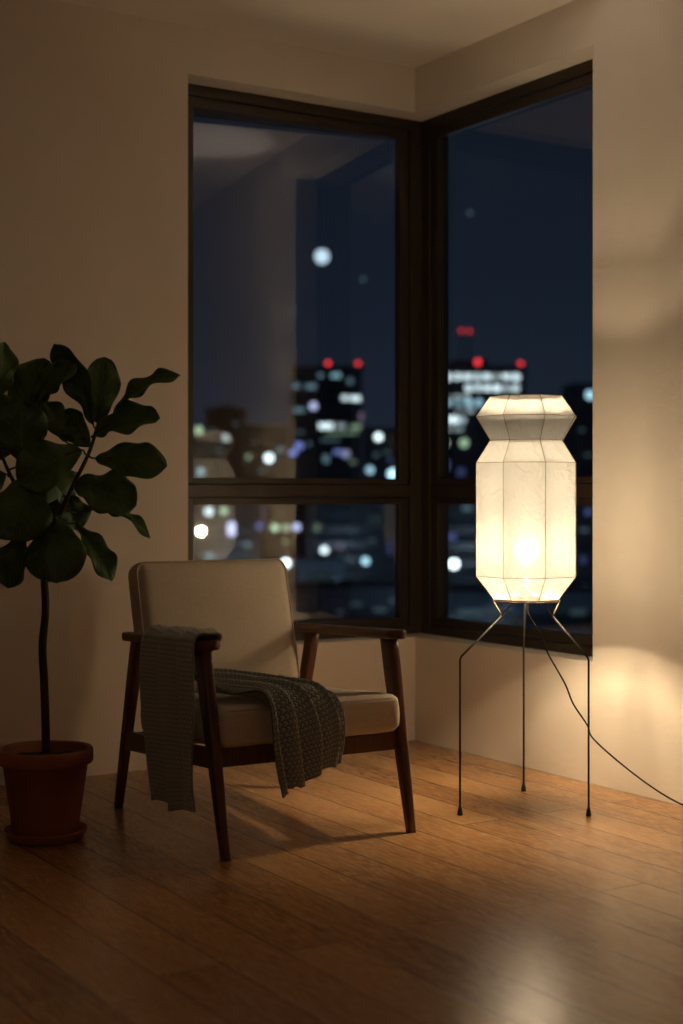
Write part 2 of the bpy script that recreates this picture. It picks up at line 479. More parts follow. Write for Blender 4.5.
def piping_loop(w, d, z, r, rad):
    pts = []
    for cx, cy, a0 in ((w / 2 - r, d / 2 - r, 0), (-w / 2 + r, d / 2 - r, 90), (-w / 2 + r, -d / 2 + r, 180), (w / 2 - r, -d / 2 + r, 270)):
        for k in range(9):
            a = math.radians(a0 + 90 * k / 8); pts.append((cx + r * math.cos(a), cy + r * math.sin(a), z))
    # subdivide the long sides
    out = []
    for i, p in enumerate(pts):
        q = pts[(i + 1) % len(pts)]; L = math.dist(p, q); n = max(1, int(L / .03))
        for k in range(n): out.append(tuple(p[j] + (q[j] - p[j]) * k / n for j in range(3)))
    bm = bmesh.new(); tube(bm, out, rad, 8, closed=True); return bm


tilt = math.radians(-3.8)
SW, SD, SH = .584, .575, .112
seat = link('seat_cushion', cushion(SW, SD, SH, .021, .012, .006), M['linen'], chair, (0, -.0855, .325 + .005))
seat.rotation_euler = (tilt, 0, 0)
link('piping', piping_loop(SW - .004, SD - .004, SH / 2 - .012, .03, .0030), M['piping'], seat)
rec = math.atan2(.108, .383)
bw, bh, bd = .540, .425, .105
back = link('back_cushion', cushion(bw, bh, bd, .038, .010, .004), M['linen'], chair)
back.rotation_euler = (math.pi / 2 - rec, 0, 0)
# its front face runs from (y .18, z .386) up to (y .289, z .769)
mid = Vector((0, (.18 + .289) / 2, (.380 + .783) / 2)); nrm = Vector((0, math.cos(rec), -math.sin(rec)))
back.location = mid + nrm * (bd / 2)
link('piping', piping_loop(bw - .006, bh - .006, bd / 2 - .014, .035, .0028), M['piping'], back)
bm = bmesh.new()                # wooden back frame behind the cushion
for (z0, z1) in ((.40, .45), (.56, .60), (.68, .73)):
    yy = lambda z: .18 + (z - .386) * .283 + bd / math.cos(rec) + .006
    hexa(bm, [(-.235, yy(z0), z0), (.235, yy(z0), z0), (.235, yy(z0) + .018, z0), (-.235, yy(z0) + .018, z0),
              (-.235, yy(z1), z1), (.235, yy(z1), z1), (.235, yy(z1) + .018, z1), (-.235, yy(z1) + .018, z1)])
link('back_slats', bm, M['walnut'], chair, smooth=False, bevel=.003)
for sx in (-1, 1):
    bm = bmesh.new(); tube(bm, [(sx * .235, .25, .225), (sx * .235, .325, .45), (sx * .235, .405, .735)], [.013, .013, .010], 12)
    link('back_upright', bm, M['walnut'], chair)

# ---------------------------------------------------------------- the knitted throw
SA_, SB_ = zip(*[((-.358, -.396, .128), (-.358, -.092, .112)),
                 ((-.360, -.388, .24), (-.364, -.054, .24)),
                 ((-.358, -.376, .40), (-.364, -.026, .40)),
                 ((-.352, -.350, .560), (-.354, -.008, .545)),
                 ((-.340, -.335, .596), (-.340, -.004, .583)),
                 ((-.305, -.330, .599), (-.305, -.002, .585)),
                 ((-.268, -.305, .588), (-.268, .010, .572)),
                 ((-.256, -.18, .52), (-.252, .05, .52)),
                 ((-.245, -.16, .445), (-.232, .085, .455)),
                 ((-.225, -.26, .412), (-.175, .075, .428)),
                 ((-.190, -.340, .410), (-.085, -.06, .428)),
                 ((-.178, -.376, .407), (-.010, -.275, .420)),
                 ((-.175, -.396, .375), (.042, -.355, .412)),
                 ((-.170, -.400, .30), (.062, -.388, .385)),
                 ((-.160, -.402, .225), (.062, -.396, .320)),
                 ((-.142, -.402, .155), (.040, -.398, .240))])
cu = catmull(SA_, 12); cv = catmull(SB_, 12)
NU, NV = len(cu) - 1, 72
grid = []
for i in range(NU + 1):
    t = i / NU; row = []
    for j in range(NV + 1):
        v = j / NV; p = cu[i].lerp(cv[i], v)
        row.append(p)
    grid.append(row)


def gnorm(i, j):
    a = grid[min(i + 1, NU)][j] - grid[max(i - 1, 0)][j]; b = grid[i][min(j + 1, NV)] - grid[i][max(j - 1, 0)]
    return b.cross(a).normalized()


ref = gnorm(20, 36); sgn = 1 if ref.x < 0 else -1
pos = [[None] * (NV + 1) for _ in range(NU + 1)]
ulen = [0]
for i in range(1, NU + 1): ulen.append(ulen[-1] + (grid[i][NV // 2] - grid[i - 1][NV // 2]).length)
TL = ulen[-1]
for i in range(NU + 1):
    s = ulen[i]; st = i / 12.0
    hang1 = max(0, 1 - s / .50); onarm = math.exp(-((st - 5) / 1.4) ** 2); front = max(0, (st - 10.0) / 5.0)
    for j in range(NV + 1):
        v = j / NV; n = gnorm(i, j) * sgn
        # a few deep folds which run along the length and wander a little
        w = v + .035 * math.sin(s * 5.0 + 1) + .02 * math.sin(s * 13)
        if st < 6:
            f = abs(math.sin(math.pi * (w * 2.7 + .12))) ** .7; amp = .030 - .018 * onarm
            f += .16 * (.5 + .5 * math.cos(2 * math.pi * (w * 5.3 + .4)))
        elif st < 8:
            f = .5 + .5 * math.cos(2 * math.pi * (w * 3.0 + .1)); amp = .012
        else:
            ww = w * (1.0 + .1 * front)
            f = abs(math.sin(math.pi * (ww * 3.6 + .25))) ** .8; amp = .030 + .018 * min(1, front * 1.5)
            f += .30 * (.5 + .5 * math.cos(2 * math.pi * (ww * 6.1 + .2)))
        if 6 <= st < 9: amp *= .8
        e = min(v, 1 - v) / .05; roll = .004 * max(0, 1 - e)
        d = amp * f + .003 * noise.noise(Vector((s * 9, v * 5, 0)))
        vd = (grid[i][min(j + 1, NV)] - grid[i][max(j - 1, 0)]).normalized()
        lat = (.014 * math.sin(2 * math.pi * (w * 2.7 + .12)) * (1 - .5 * onarm) if st < 6 else (.012 * math.sin(2 * math.pi * (w * 3.6 + .25)) if st > 8.5 else 0)) * min(1, min(v, 1 - v) / .08)
        pos[i][j] = grid[i][j] + vd * lat + n * (d + .003) - n * roll * 0
    # let the hems sway a little
    if i < 14:
        for j in range(NV + 1): pos[i][j].z += .010 * math.sin(j / NV * 9 + .5) * (1 - i / 14)
    if i > NU - 14:
        for j in range(NV + 1): pos[i][j].z += .008 * math.sin(j / NV * 12) * (1 - (NU - i) / 14)
# smooth once or twice so that the folds flow through the station changes
for _ in range(3):
    new = [r[:] for r in pos]
    for i in range(1, NU):
        for j in range(NV + 1): new[i][j] = (pos[i - 1][j] + pos[i][j] * 2 + pos[i + 1][j]) / 4
    pos = new
bm = bmesh.new(); uvl = bm.loops.layers.uv.new('UVMap')
vs = [[bm.verts.new(p) for p in r] for r in pos]
vl = [[0] * (NV + 1) for _ in range(NU + 1)]
for i in range(NU + 1):
    for j in range(NV + 1): vl[i][j] = j / NV * .40
for i in range(NU):
    for j in range(NV):
        f = bm.faces.new((vs[i][j], vs[i + 1][j], vs[i + 1][j + 1], vs[i][j + 1]))
        for lp, (a, b) in zip(f.loops, ((i, j), (i + 1, j), (i + 1, j + 1), (i, j + 1))): lp[uvl].uv = (ulen[a], vl[a][b])
throw = link('knitted_throw', bm, M['knit']); throw.data.materials.append(M['wool_edge'])
throw.location = (OX, OY, 0); throw.rotation_euler = (0, 0, TC)
so = throw.modifiers.new('thick', 'SOLIDIFY'); so.thickness = .007; so.offset = 0; so.material_offset_rim = 1
tag(throw, 'grey chunky knitted throw draped over the armrest and seat of the armchair', 'blanket')

# ---------------------------------------------------------------- the paper floor lamp
LCX, LCY = .589, 4.68
lamp = tag(empty('paper_floor_lamp', (LCX, LCY, 0)),
           'tall faceted white paper lantern glowing on three thin black wire legs', 'floor lamp')
RING = [(.109, .663), (.168, .737), (.168, 1.0955), (.121, 1.167), (.168, 1.242), (.121, 1.306)]
ANG = [math.radians(-90 + 22.5 - 9.7 + 45 * k) for k in range(8)]


def ringpt(r, z, k, f=0.0):
    a, b = ANG[k % 8], ANG[(k + 1) % 8]
    p = Vector((r * math.cos(a), r * math.sin(a), z)); q = Vector((r * math.cos(b), r * math.sin(b), z)); return p.lerp(q, f)


bm = bmesh.new(); SUB = 8; rows = []
for (ra, za), (rb, zb) in zip(RING, RING[1:]):
    steps = max(4, int(abs(zb - za) / .02))
    for s in range(steps):
        t = s / steps; rows.append((ra + (rb - ra) * t, za + (zb - za) * t, math.sin(math.pi * t)))
rows.append((RING[-1][0], RING[-1][1], 0))
gr = []
for (r, z, bow) in rows:
    row = []
    for k in range(8):
        for s in range(SUB):
            p = ringpt(r, z, k, s / SUB); fb = math.sin(math.pi * s / SUB)
            q = p * 1.0; w = .0022 * noise.noise(Vector((p.x * 14, p.y * 14, p.z * 11))) * fb * bow - .0035 * fb * bow
            q.x *= 1 + w / r; q.y *= 1 + w / r; row.append(bm.verts.new(q))
    gr.append(row)
for A, B in zip(gr, gr[1:]):
    for k in range(len(A)): bm.faces.new((A[k], A[(k + 1) % len(A)], B[(k + 1) % len(A)], B[k]))
shade = link('lamp_shade', bm, M['paper'], lamp, smooth=False)
for idx, (r, z) in enumerate(RING):
    bm = bmesh.new(); rad = .0011 if 0 < idx < 5 else .0014
    tube(bm, [ringpt(r + .0008, z, k) for k in range(8)], rad, 6, closed=True)
    link('shade_ring', bm, M['rib'], shade)
for k in range(8):
    bm = bmesh.new(); tube(bm, [ringpt(r + .0006, z, k) for r, z in RING], .0010, 6)
    link('shade_rib', bm, M['rib'], shade)
# legs: a bent rod each, with a V-shaped cradle under the shade and a small foot
for fx, fy in ((.022, .250), (-.221, -.115), (.176, -.129)):
    a = math.atan2(fy, fx); rd = Vector((math.cos(a), math.sin(a), 0)); RF = math.hypot(fx, fy)
    ap = rd * .094 + Vector((0, 0, .612)); kn = rd * RF + Vector((0, 0, .488)); ft = rd * RF + Vector((0, 0, .012))
    if fy > 0: ap = rd * .103 + Vector((0, 0, .655))          # the rear rod runs straight up to the ring
    bm = bmesh.new(); tube(bm, [ap, kn - (kn - ap).normalized() * .006, kn + Vector((0, 0, -.006)), ft], .0033, 10)
    lg = link('leg', bm, M['iron'], lamp)
    if fy < 0:
        bm = bmesh.new()
        for s in (-1, 1):
            b = a + math.radians(30 * s); tube(bm, [ap, Vector((.105 * math.cos(b), .105 * math.sin(b), .657))], .0022, 8)
        link('cradle', bm, M['brass'], lg)
    bm = bmesh.new(); lathe(bm, [(0, 0), (.0085, 0), (.0085, .006), (.006, .020), (.0042, .026), (0, .026)], 16)
    for v in bm.verts: v.co += rd * RF
    link('foot', bm, M['rubber'], lg)
bm = bmesh.new()
tube(bm, [(.106 * math.cos(t * math.pi / 16), .106 * math.sin(t * math.pi / 16), .657) for t in range(32)], .0022, 8, closed=True)
for a_deg in (0, 60, 120):
    a = math.radians(a_deg + 26); tube(bm, [(.106 * math.cos(a), .106 * math.sin(a), .657), (-.106 * math.cos(a), -.106 * math.sin(a), .657)], .0018, 6)
link('base_ring', bm, M['brass'], lamp)
bm = bmesh.new(); lathe(bm, [(0, .655), (.018, .655), (.026, .660), (.026, .672), (.013, .674), (.008, .678), (0, .678)], 24)
link('socket', bm, M['rubber'], lamp)
bm = bmesh.new(); lathe(bm, [(.0014, .676), (.0014, .762), (.006, .766), (.006, .770), (0, .770)], 20)
link('bulb_stem', bm, M['porcelain'], lamp)
cp = [(0, .0, .658), (.008, -.008, .610), (.045, -.012, .548), (.067, -.014, .490), (.1195, -.016, .3955), (.146, -.018, .331), (.189, -.019, .266), (.210, -.020, .220), (.302, -.022, .138), (.395, -.024, .068), (.480, -.028, .018), (.54, -.055, .006), (.60, -.13, .005), (.68, -.28, .005), (.78, -.45, .005)]
bm = bmesh.new(); tube(bm, catmull(cp, 8), .0027, 8)
link('power_cord', bm, M['cord'], lamp)

WARM = (1.0, .755, .46)


def light(name, kind, loc, energy, color=WARM, radius=.03, **kw):
    d = bpy.data.lights.new(name, kind); d.energy = energy; d.color = color; d.shadow_soft_size = radius
    for k, v in kw.items(): setattr(d, k, v)
    o = bpy.data.objects.new(name, d); COL.objects.link(o); o.location = loc; return o


# the frosted bulb, at the height where the paper glows brightest
bm = bmesh.new(); bmesh.ops.create_uvsphere(bm, u_segments=24, v_segments=16, radius=.052)
for v in bm.verts: v.co.z = v.co.z * 1.0 + .812
t = NT('bulb_glass'); e = t.n('ShaderNodeEmission'); e.inputs[0].default_value = (1, .80, .55, 1); e.inputs[1].default_value = 3.0
tp = t.n('ShaderNodeBsdfTransparent'); mx = t.n('ShaderNodeMixShader'); mx.inputs[0].default_value = .5
t.l(tp.outputs[0], mx.inputs[1]); t.l(e.outputs[0], mx.inputs[2]); t.l(mx.outputs[0], t.out.inputs[0])
lw = t.n('ShaderNodeLayerWeight'); fc = t.math('POWER', t.math('SUBTRACT', 1.0, lw.outputs['Facing']), 2.5)   # frosted glass, densest over the filament
t.l(t.math('MULTIPLY', fc, .55), mx.inputs[0]); e.inputs[1].default_value = 4.5
link('bulb', bm, t.m, lamp)
for nm, z, en, ra in (('bulb_light', .812, 19, .028), ('upper_shade_fill', 1.06, 4, .03)):  # the upper one is an added fill for the shade, without a bulb
    b = light(nm, 'POINT', (LCX, LCY, z), en, WARM, ra); b.visible_glossy = z < 1
rm = light('room_fill', 'POINT', ROOM @ Vector((4.2, 5.6, 2.2)), 4.5, (1, .88, .76), .35)  # added soft fill behind the camera, no fixture there
beam = light('bounce_fill_beam', 'SPOT', (LCX, LCY, 1.13), 215, (1, .89, .77), .015, spot_size=math.radians(27), spot_blend=.5)  # added spot, bounces off the ceiling to fill the room
beam.rotation_euler = (math.pi, 0, 0)
dn = light('downlight', 'SPOT', (LCX, LCY, .732), 28, WARM, .015, spot_size=math.radians(122), spot_blend=.10)
up = light('uplight', 'SPOT', (LCX, LCY, 1.125), 15, WARM, .015, spot_size=math.radians(100), spot_blend=.3)
up.rotation_euler = (math.pi, 0, 0)
for o in (dn, up, beam): o.visible_glossy = False

# ---------------------------------------------------------------- the fig in its pot
PY = 4.26; PX = (45.5 - CX) / F * PY
plant = tag(empty('potted_fiddle_leaf_fig', (PX, PY, 0)),
            'fiddle leaf fig with large dark green leaves in a terracotta pot', 'plant')
bm = bmesh.new()
lathe(bm, [(0, .016), (.090, .016), (.093, .020), (.122, .218), (.134, .220), (.137, .226), (.137, .256), (.134, .262), (.124, .262), (.121, .256), (.119, .215), (0, .215)], 72)
link('pot', bm, M['terracotta'], plant)
bm = bmesh.new(); lathe(bm, [(0, 0), (.100, 0), (.106, .003), (.121, .026), (.122, .030), (.118, .031), (.110, .014), (.104, .012), (0, .012)], 72)
link('saucer', bm, M['terracotta'], plant)
bm = bmesh.new(); rings = [(0, .236)] + [(.12 * i / 10, .236) for i in range(1, 11)]; lathe(bm, rings, 48)
for v in bm.verts: v.co.z += .010 * noise.noise(v.co * 30) - .006 * (v.co.xy.length / .12) ** 2
link('soil', bm, M['soil'], plant)
P0 = Vector((PX, PY, 0))


def pp(px, py, dy=0.0): return at(px, py, PY + dy) - P0


stem_pts = catmull([pp(46, 752), pp(45.5, 720), pp(44, 680, .01), pp(42.5, 645), pp(45.5, 612), pp(44.5, 580), pp(44, 555, .01), pp(40, 530, .02)], 8)
bm = bmesh.new(); tube(bm, stem_pts, [.0125, .0105], 12)
for v in bm.verts: v.co += v.co.normalized() * .0015 * noise.noise(v.co * 45)
link('trunk', bm, M['bark'], plant)
BR = {}
BR['a'] = catmull([pp(44, 560), pp(58, 520, -.02), pp(72, 488, -.03), pp(88, 455, -.02), pp(96, 432, 0), pp(100, 415, .02)], 6)
BR['b'] = catmull([pp(43, 550), pp(36, 515, .03), pp(28, 480, .05), pp(28, 440, .05), pp(38, 405, .06)], 6)
BR['c'] = catmull([pp(41, 535, .01), pp(26, 505, -.03), pp(8, 470, -.06), pp(-8, 430, -.05)], 6)
for k, p in BR.items():
    bm = bmesh.new(); tube(bm, p, [.008, .004], 10); link('branch', bm, M['bark'], plant)
ALLB = [q for p in BR.values() for q in p] + stem_pts[-12:]
CAMDIR = Vector((0, -1, .05))


def leaf(b, tpx, W, nrm=(0, -1, .3), bend=.05, fold=.25, curl=0.0, pet=True):
    """b, tpx: (px, py, depth offset) of base and tip; W full width in metres; nrm: which way the face looks"""
    B, T = pp(*b), pp(*tpx); L = (T - B).length; ax = (T - B).normalized()
    n = Vector(nrm); n = (n - ax * n.dot(ax)).normalized(); lat0 = ax.cross(n).normalized()
    bm = bmesh.new(); uvl = bm.loops.layers.uv.new('UVMap'); NU, NV = 26, 12; g = []
    sd = random.random() * 50
    for i in range(NU + 1):
        u = i / NU
        c = B + ax * (L * u) + n * (bend * 4 * u * (1 - u)) - n * curl * u * u
        w = (math.sin(math.pi * min(1, u ** 1.15)) ** .55) * (1 - .12 * math.exp(-((u - .28) / .12) ** 2)) * (.80 + .28 * u) * W * .57
        w = max(w, .0015)
        row = []
        for j in range(NV + 1):
            v = 2 * j / NV - 1
            wave = .011 * math.sin(u * 15 + sd + (2.0 if v > 0 else 0)) * abs(v) ** 2.0 * min(1, w / .03)
            wave += .006 * noise.noise(Vector((u * 4 + sd, v * 2, 0)))
            row.append(bm.verts.new(c + lat0 * (v * w * math.cos(fold * abs(v))) + n * (abs(v) * w * math.sin(fold) - .35 * fold * w + wave - .18 * w * v * v)))
        g.append(row)
    for i in range(NU):
        for j in range(NV):
            f = bm.faces.new((g[i][j], g[i + 1][j], g[i + 1][j + 1], g[i][j + 1]))
            for lp, (a, c2) in zip(f.loops, ((i, j), (i + 1, j), (i + 1, j + 1), (i, j + 1))): lp[uvl].uv = (a / NU, c2 / NV)
    o = link('leaf', bm, M['leaf'], plant)
    s = o.modifiers.new('thick', 'SOLIDIFY'); s.thickness = .0012; s.offset = 0
    if pet:
        q = min(ALLB, key=lambda p: (p - B).length + .25 * max(0, p.z - B.z))
        md = (q + B) / 2 - Vector((0, 0, .004)); bm = bmesh.new()
        tube(bm, catmull([q, md, B, B + ax * L * .25 + n * (bend * 4 * .25 * .75)], 5), [.0032, .0018], 7)
        link('petiole', bm, M['bark'], o)
    return o


LEAVES = [
    # (base, tip, width, facing, bend, fold)
    ((20, 428, .06), (44, 358, .10), .150, (-.25, -1, .25), .02, .35),      # broad upright leaf, top left
    ((35, 402, .02), (76, 364, -.04), .085, (.5, -.7, .6), .03, .45),       # narrow lit leaf before it
    ((93, 424, -.02), (54, 344, -.05), .095, (-.45, -1, .05), -.03, .5),     # dark leaf leaning left
    ((98, 424, .02), (104, 357, .05), .100, (.35, -1, .25), .02, .30),       # lit upright leaf
    ((113, 416, .00), (180, 375, -.03), .085, (-.35, -.75, .9), .035, .5),    # edge-on leaf reaching right
    ((92, 436, .00), (160, 418, -.05), .125, (-.15, -.75, .7), .03, .45),    # leaf over the next
    ((95, 458, -.03), (167, 466, -.06), .110, (.0, -1, .45), .02, .30),      # broad dark leaf right
    ((74, 482, -.05), (136, 506, -.10), .135, (.2, -1, .55), .02, .30),
    ((80, 512, .02), (150, 538, .0), .060, (.3, -.45, 1), .045, .5),         # thin drooping leaf
    ((76, 524, -.02), (112, 581, -.06), .085, (.7, -.9, .35), .02, .45),     # lit leaf hanging right
    ((55, 517, -.07), (56, 583, -.12), .165, (0, -1, .12), .012, .12),       # round leaf facing the viewer
    ((26, 528, -.02), (8, 588, -.04), .105, (-.3, -1, .3), .02, .35),
    ((24, 532, .00), (-36, 556, .02), .120, (-.1, -.6, .9), .03, .35),
    ((22, 462, -.06), (22, 400, -.10), .140, (.15, -1, .1), .02, .25),
    ((66, 442, .02), (44, 402, .03), .085, (.6, -1, .1), .02, .35),
    ((90, 446, .02), (62, 412, .04), .095, (-.4, -1, .3), .02, .4),
    ((82, 450, -.05), (18, 484, -.10), .150, (.1, -1, .55), .03, .3),
    ((34, 478, -.08), (10, 540, -.14), .180, (.0, -1, .3), .02, .22),
    ((12, 440, -.04), (-14, 394, -.06), .120, (-.2, -1, .2), .02, .35),
    ((-6, 404, -.02), (4, 342, -.02), .085, (.9, -.8, .1), .02, .4),
    ((64, 494, .03), (78, 530, .03), .100, (.5, -1, .3), .02, .4),
    ((58, 500, .04), (48, 545, .06), .095, (-.3, -1, .2), .02, .4),
    ((40, 470, .10), (70, 505, .18), .14, (.3, -1, .5), .02, .3),
    ((14, 452, .06), (-40, 440, .10), .13, (-.3, -1, .4), .02, .3),
    ((6, 474, -.06), (-46, 500, -.12), .14, (-.1, -1, .5), .02, .3),
    ((0, 420, .02), (-50, 390, .05), .12, (-.3, -1, .4), .02, .3),
]
for a in LEAVES: leaf(*a)

# ---------------------------------------------------------------- the city outside
GZ = -36.0
bm = bmesh.new(); box(bm, -600, 600, 60, 3000, GZ - 1, GZ)
g = link('ground', bm, M['asphalt'], smooth=False); g['kind'] = 'structure'

EM = {}


def em(col, st):
    k = (col, st)
    if k not in EM: EM[k] = mat_emit('lit_' + col, {'white': (.76, .93, .96, 1), 'cyan': (.42, .72, .84, 1), 'blue': (.28, .38, 1, 1), 'green': (.65, .95, .62, 1),
                                                     'red': (.8, .035, .04, 1), 'violet': (.6, .65, 1, 1), 'pink': (.6, .4, .6, 1)}[col], st)
    return EM[k]


def building(name, label, x0, x1, yt, Y, depth, mat, wins, cat='building', rows=None, beacons=(), roofbox=None):
    A, B = at(x0, yt, Y), at(x1, yt, Y); px = Y / F
    root = tag(empty(name, ((A.x + B.x) / 2, Y, GZ)), label, cat); w = (B.x - A.x) / 2; h = A.z - GZ
    bm = bmesh.new(); box(bm, -w, w, 0, depth, 0, h); link('facade', bm, mat, root, smooth=False)
    bm = bmesh.new(); p = .35
    box(bm, -w - p, w + p, -p, 0, h - .2, h + .9); box(bm, -w - p, w + p, depth, depth + p, h - .2, h + .9)
    box(bm, -w - p, -w, 0, depth, h - .2, h + .9); box(bm, w, w + p, 0, depth, h - .2, h + .9)
    link('parapet', bm, mat, root, smooth=False)
    if roofbox:
        bm = bmesh.new(); rx0, rx1, rh = roofbox; box(bm, (rx0) * w, (rx1) * w, depth * .25, depth * .7, h, h + rh); link('plant_room', bm, mat, root, smooth=False)
    bm = bmesh.new(); z = h - 2.2; fl = 3.4
    while z > 3:
        box(bm, -w + .8, w - .8, -.06, .02, z - .9, z + .7); z -= fl
    link('window_band', bm, M['dark_glass'], root, smooth=False)
    for (qx, qy, qw, qh, col, st) in wins:
        c = at(qx, qy, Y); cx = c.x - root.location.x; cz = c.z - GZ; hw, hh = qw * px * .47, qh * px * .47
        bm = bmesh.new()
        if abs(qw - qh) <= 1.01 and st >= .5:        # a round wall lamp
            bmesh.ops.create_uvsphere(bm, u_segments=16, v_segments=10, radius=(qw + qh) * px * .31)
            for v in bm.verts: v.co = Vector((cx + v.co.x, -.2 + v.co.y * .5, cz + v.co.z))
        else: box(bm, cx - hw, cx + hw, -.25, -.08, cz - hh, cz + hh)
        link('lit_window', bm, em(col, st), root, smooth=False)
    for (qx, qy, r, st) in beacons:
        c = at(qx, qy, Y); cx = c.x - root.location.x; cz = c.z - GZ
        bm = bmesh.new(); tube(bm, [(cx, 1.0, min(h, cz - .5)), (cx, 1.0, cz)], .25, 8); pl = link('mast', bm, mat, root)
        bm = bmesh.new(); bmesh.ops.create_uvsphere(bm, u_segments=12, v_segments=8, radius=r * px * .75)
        for v in bm.verts: v.co += Vector((cx, .6, cz))
        link('warning_light', bm, em('red', st), pl)
    return root


R_ = random.Random(3)


def dimrow(y, xa, xb, col, st, n, h=3, p=.75):
    out = []; w = (xb - xa) / n
    for k in range(n):
        if R_.random() < p: out.append((xa + (k + .5) * w, y + R_.uniform(-.4, .4), w * R_.uniform(.55, .95), h, col, round(st * R_.choice((.4, .7, .9, 1.1)), 2)))
    return out


S = 1.0
building('office_tower', 'dark office tower with scattered lit floors and two red lights, behind the left window', 290, 362, 369, 400, 24, M['slate'],
         [(320.5, 375.5, 5, 4, 'cyan', .35), (336, 375.5, 10, 5, 'cyan', .6), (296, 386, 8, 5, 'cyan', .28), (311, 386.5, 11, 5, 'cyan', .32), (350, 381, 6, 6, 'cyan', .22),
          (345, 398, 7, 5, 'white', 1.3), (355.5, 398.5, 10, 5, 'white', 1.7), (299, 410, 12, 5, 'cyan', .28), (313.5, 406, 6, 6, 'violet', 1.3),
          (326, 426, 15, 6, 'white', 1.7), (341, 426, 9, 5, 'white', .45), (356, 427, 11, 5, 'green', .35), (361, 417, 4, 9, 'pink', .3), (342, 433, 34, 3, 'green', .22),
          (293, 453, 7, 5, 'blue', 1.0), (299, 446, 7, 6, 'blue', .8), (309, 444, 4, 4, 'cyan', .2), (338, 452, 9, 5, 'blue', .55), (346, 454, 7, 6, 'violet', .5), (326, 459, 6, 8, 'cyan', .3),
          (300, 432, 8, 3, 'cyan', .12), (330, 440, 20, 3, 'cyan', .14), (353, 462, 6, 4, 'green', .2)],
         beacons=[(328, 363, 3.2, 2.6), (358, 363.5, 3.2, 2.2)], roofbox=(-.5, .6, 1.2))
building('low_office_block', 'low dark block with flat plant room at the far left of the left window', 206, 243, 410, 560, 20, M['slate'],
         [(226, 438, 6, 5, 'white', .7), (212, 430, 5, 3, 'cyan', .12), (236, 424, 5, 3, 'cyan', .1), (219, 450, 5, 3, 'cyan', .15)], roofbox=(-.4, .5, 2.2))
building('apartment_block', 'wide low apartment block left of the dark office tower', 176, 289, 427, 640, 26, M['slate'],
         [(199, 430, 7, 6, 'green', .8), (247.5, 457, 6, 6, 'green', .4), (269, 458, 7, 7, 'white', 3.0), (280, 450, 6, 6, 'cyan', .25), (201, 472, 7, 6, 'cyan', .7), (262, 470, 6, 3, 'cyan', .15),
          (231, 466, 8, 3, 'cyan', .12), (214, 480, 6, 5, 'cyan', .2), (255, 442, 4, 3, 'cyan', .12)])
building('mid_rise_block', 'mid-rise block with a bright cyan corner light right of the dark office tower', 364, 412, 430, 470, 20, M['slate'],
         [(378.5, 437, 6, 6, 'white', 3.0), (370, 470, 6, 6, 'cyan', 1.3), (393, 474, 8, 8, 'cyan', 3.0), (386, 452, 7, 3, 'cyan', .12), (376, 455, 5, 4, 'cyan', .15), (390, 460, 5, 3, 'blue', .2)])
building('dark_terrace_building', 'dark narrow building with a row of three small lights below the office tower', 264, 308, 506, 260, 14, M['slate'],
         [(275, 527.7, 6, 6, 'green', 1.1), (286, 527.7, 6, 6, 'green', .55), (296.6, 527, 6, 6, 'violet', 1.5), (286, 542, 5, 5, 'green', .16), (286, 563, 6.5, 6.5, 'white', 5.0)])
building('shop_building', 'broad low building with white lights seen above the right armrest', 306, 412, 504, 330, 16, M['slate'],
         [(317, 527.7, 5, 8, 'green', .22), (324.4, 550, 6, 6, 'white', 2.4), (340, 547, 6, 5, 'pink', .25), (365.5, 561, 6, 6, 'cyan', 2.0), (375, 520, 16, 12, 'cyan', .03), (352, 531, 10, 4, 'cyan', .1),
          (390, 548, 4, 14, 'blue', .12), (372, 540, 8, 3, 'cyan', .1)])
building('grey_roofed_building', 'pale blue-grey building front low in the left window behind the armchair', 296, 344, 566, 190, 10, M['slate2'],
         [(299.5, 597, 6, 6, 'white', 4.0), (320, 580, 30, 18, 'cyan', .035), (337, 600, 8, 5, 'cyan', .06)])
building('low_terrace', 'long low terrace along the bottom of the left window', 176, 415, 596, 150, 10, M['slate'],
         [(356, 604, 12, 4, 'cyan', .07), (380, 610, 14, 4, 'cyan', .10), (340, 612, 8, 3, 'cyan', .06), (392, 600, 6, 6, 'cyan', .09)])
building('warehouse', 'wide dark warehouse with a pair of violet lights behind the lamp reflection', 176, 262, 500, 420, 14, M['slate'],
         [(209, 511.5, 7, 7, 'white', 1.6), (224, 511, 6, 6, 'green', .9), (231.6, 526, 7, 6, 'violet', 1.8), (231.6, 532, 7, 6, 'violet', 1.8), (260, 526, 7, 7, 'blue', .35), (247, 545, 6, 6, 'cyan', .25), (209, 556, 10, 5, 'cyan', .5), (265, 512, 4, 9, 'blue', .3)])
tw = []
for (y, xa, xb, st, h) in ((377, 443, 521, 1.25, 6), (388, 464, 520, 1.7, 6), (397, 443, 470, .6, 3), (402.5, 443, 484, 1.3, 6), (410, 443, 476, .7, 4), (420, 443, 466, 1.6, 6), (429, 443, 474, .35, 4)):
    tw += dimrow(y, xa, xb, 'white' if y != 402.5 else 'cyan', st, max(3, int((xb - xa) / 9)), h, .95)
tw += [(445, 443, 6, 6, 'green', .7), (464, 443, 7, 7, 'green', .7), (446, 465, 6, 10, 'blue', .25), (461, 472, 8, 8, 'blue', .12)]
building('bright_office_tower', 'office tower with brightly lit floors and a red-tipped mast, behind the paper lamp', 437, 526, 369, 380, 26, M['slate'], tw,
         beacons=[(444.5, 366, 3.0, 1.5), (478, 362, 4.2, 2.4), (521, 364, 3.6, 2.2), (461.5, 330.5, 2.6, 1.4), (469.5, 331, 2.6, 1.4)], roofbox=(-.6, .2, 3.0))
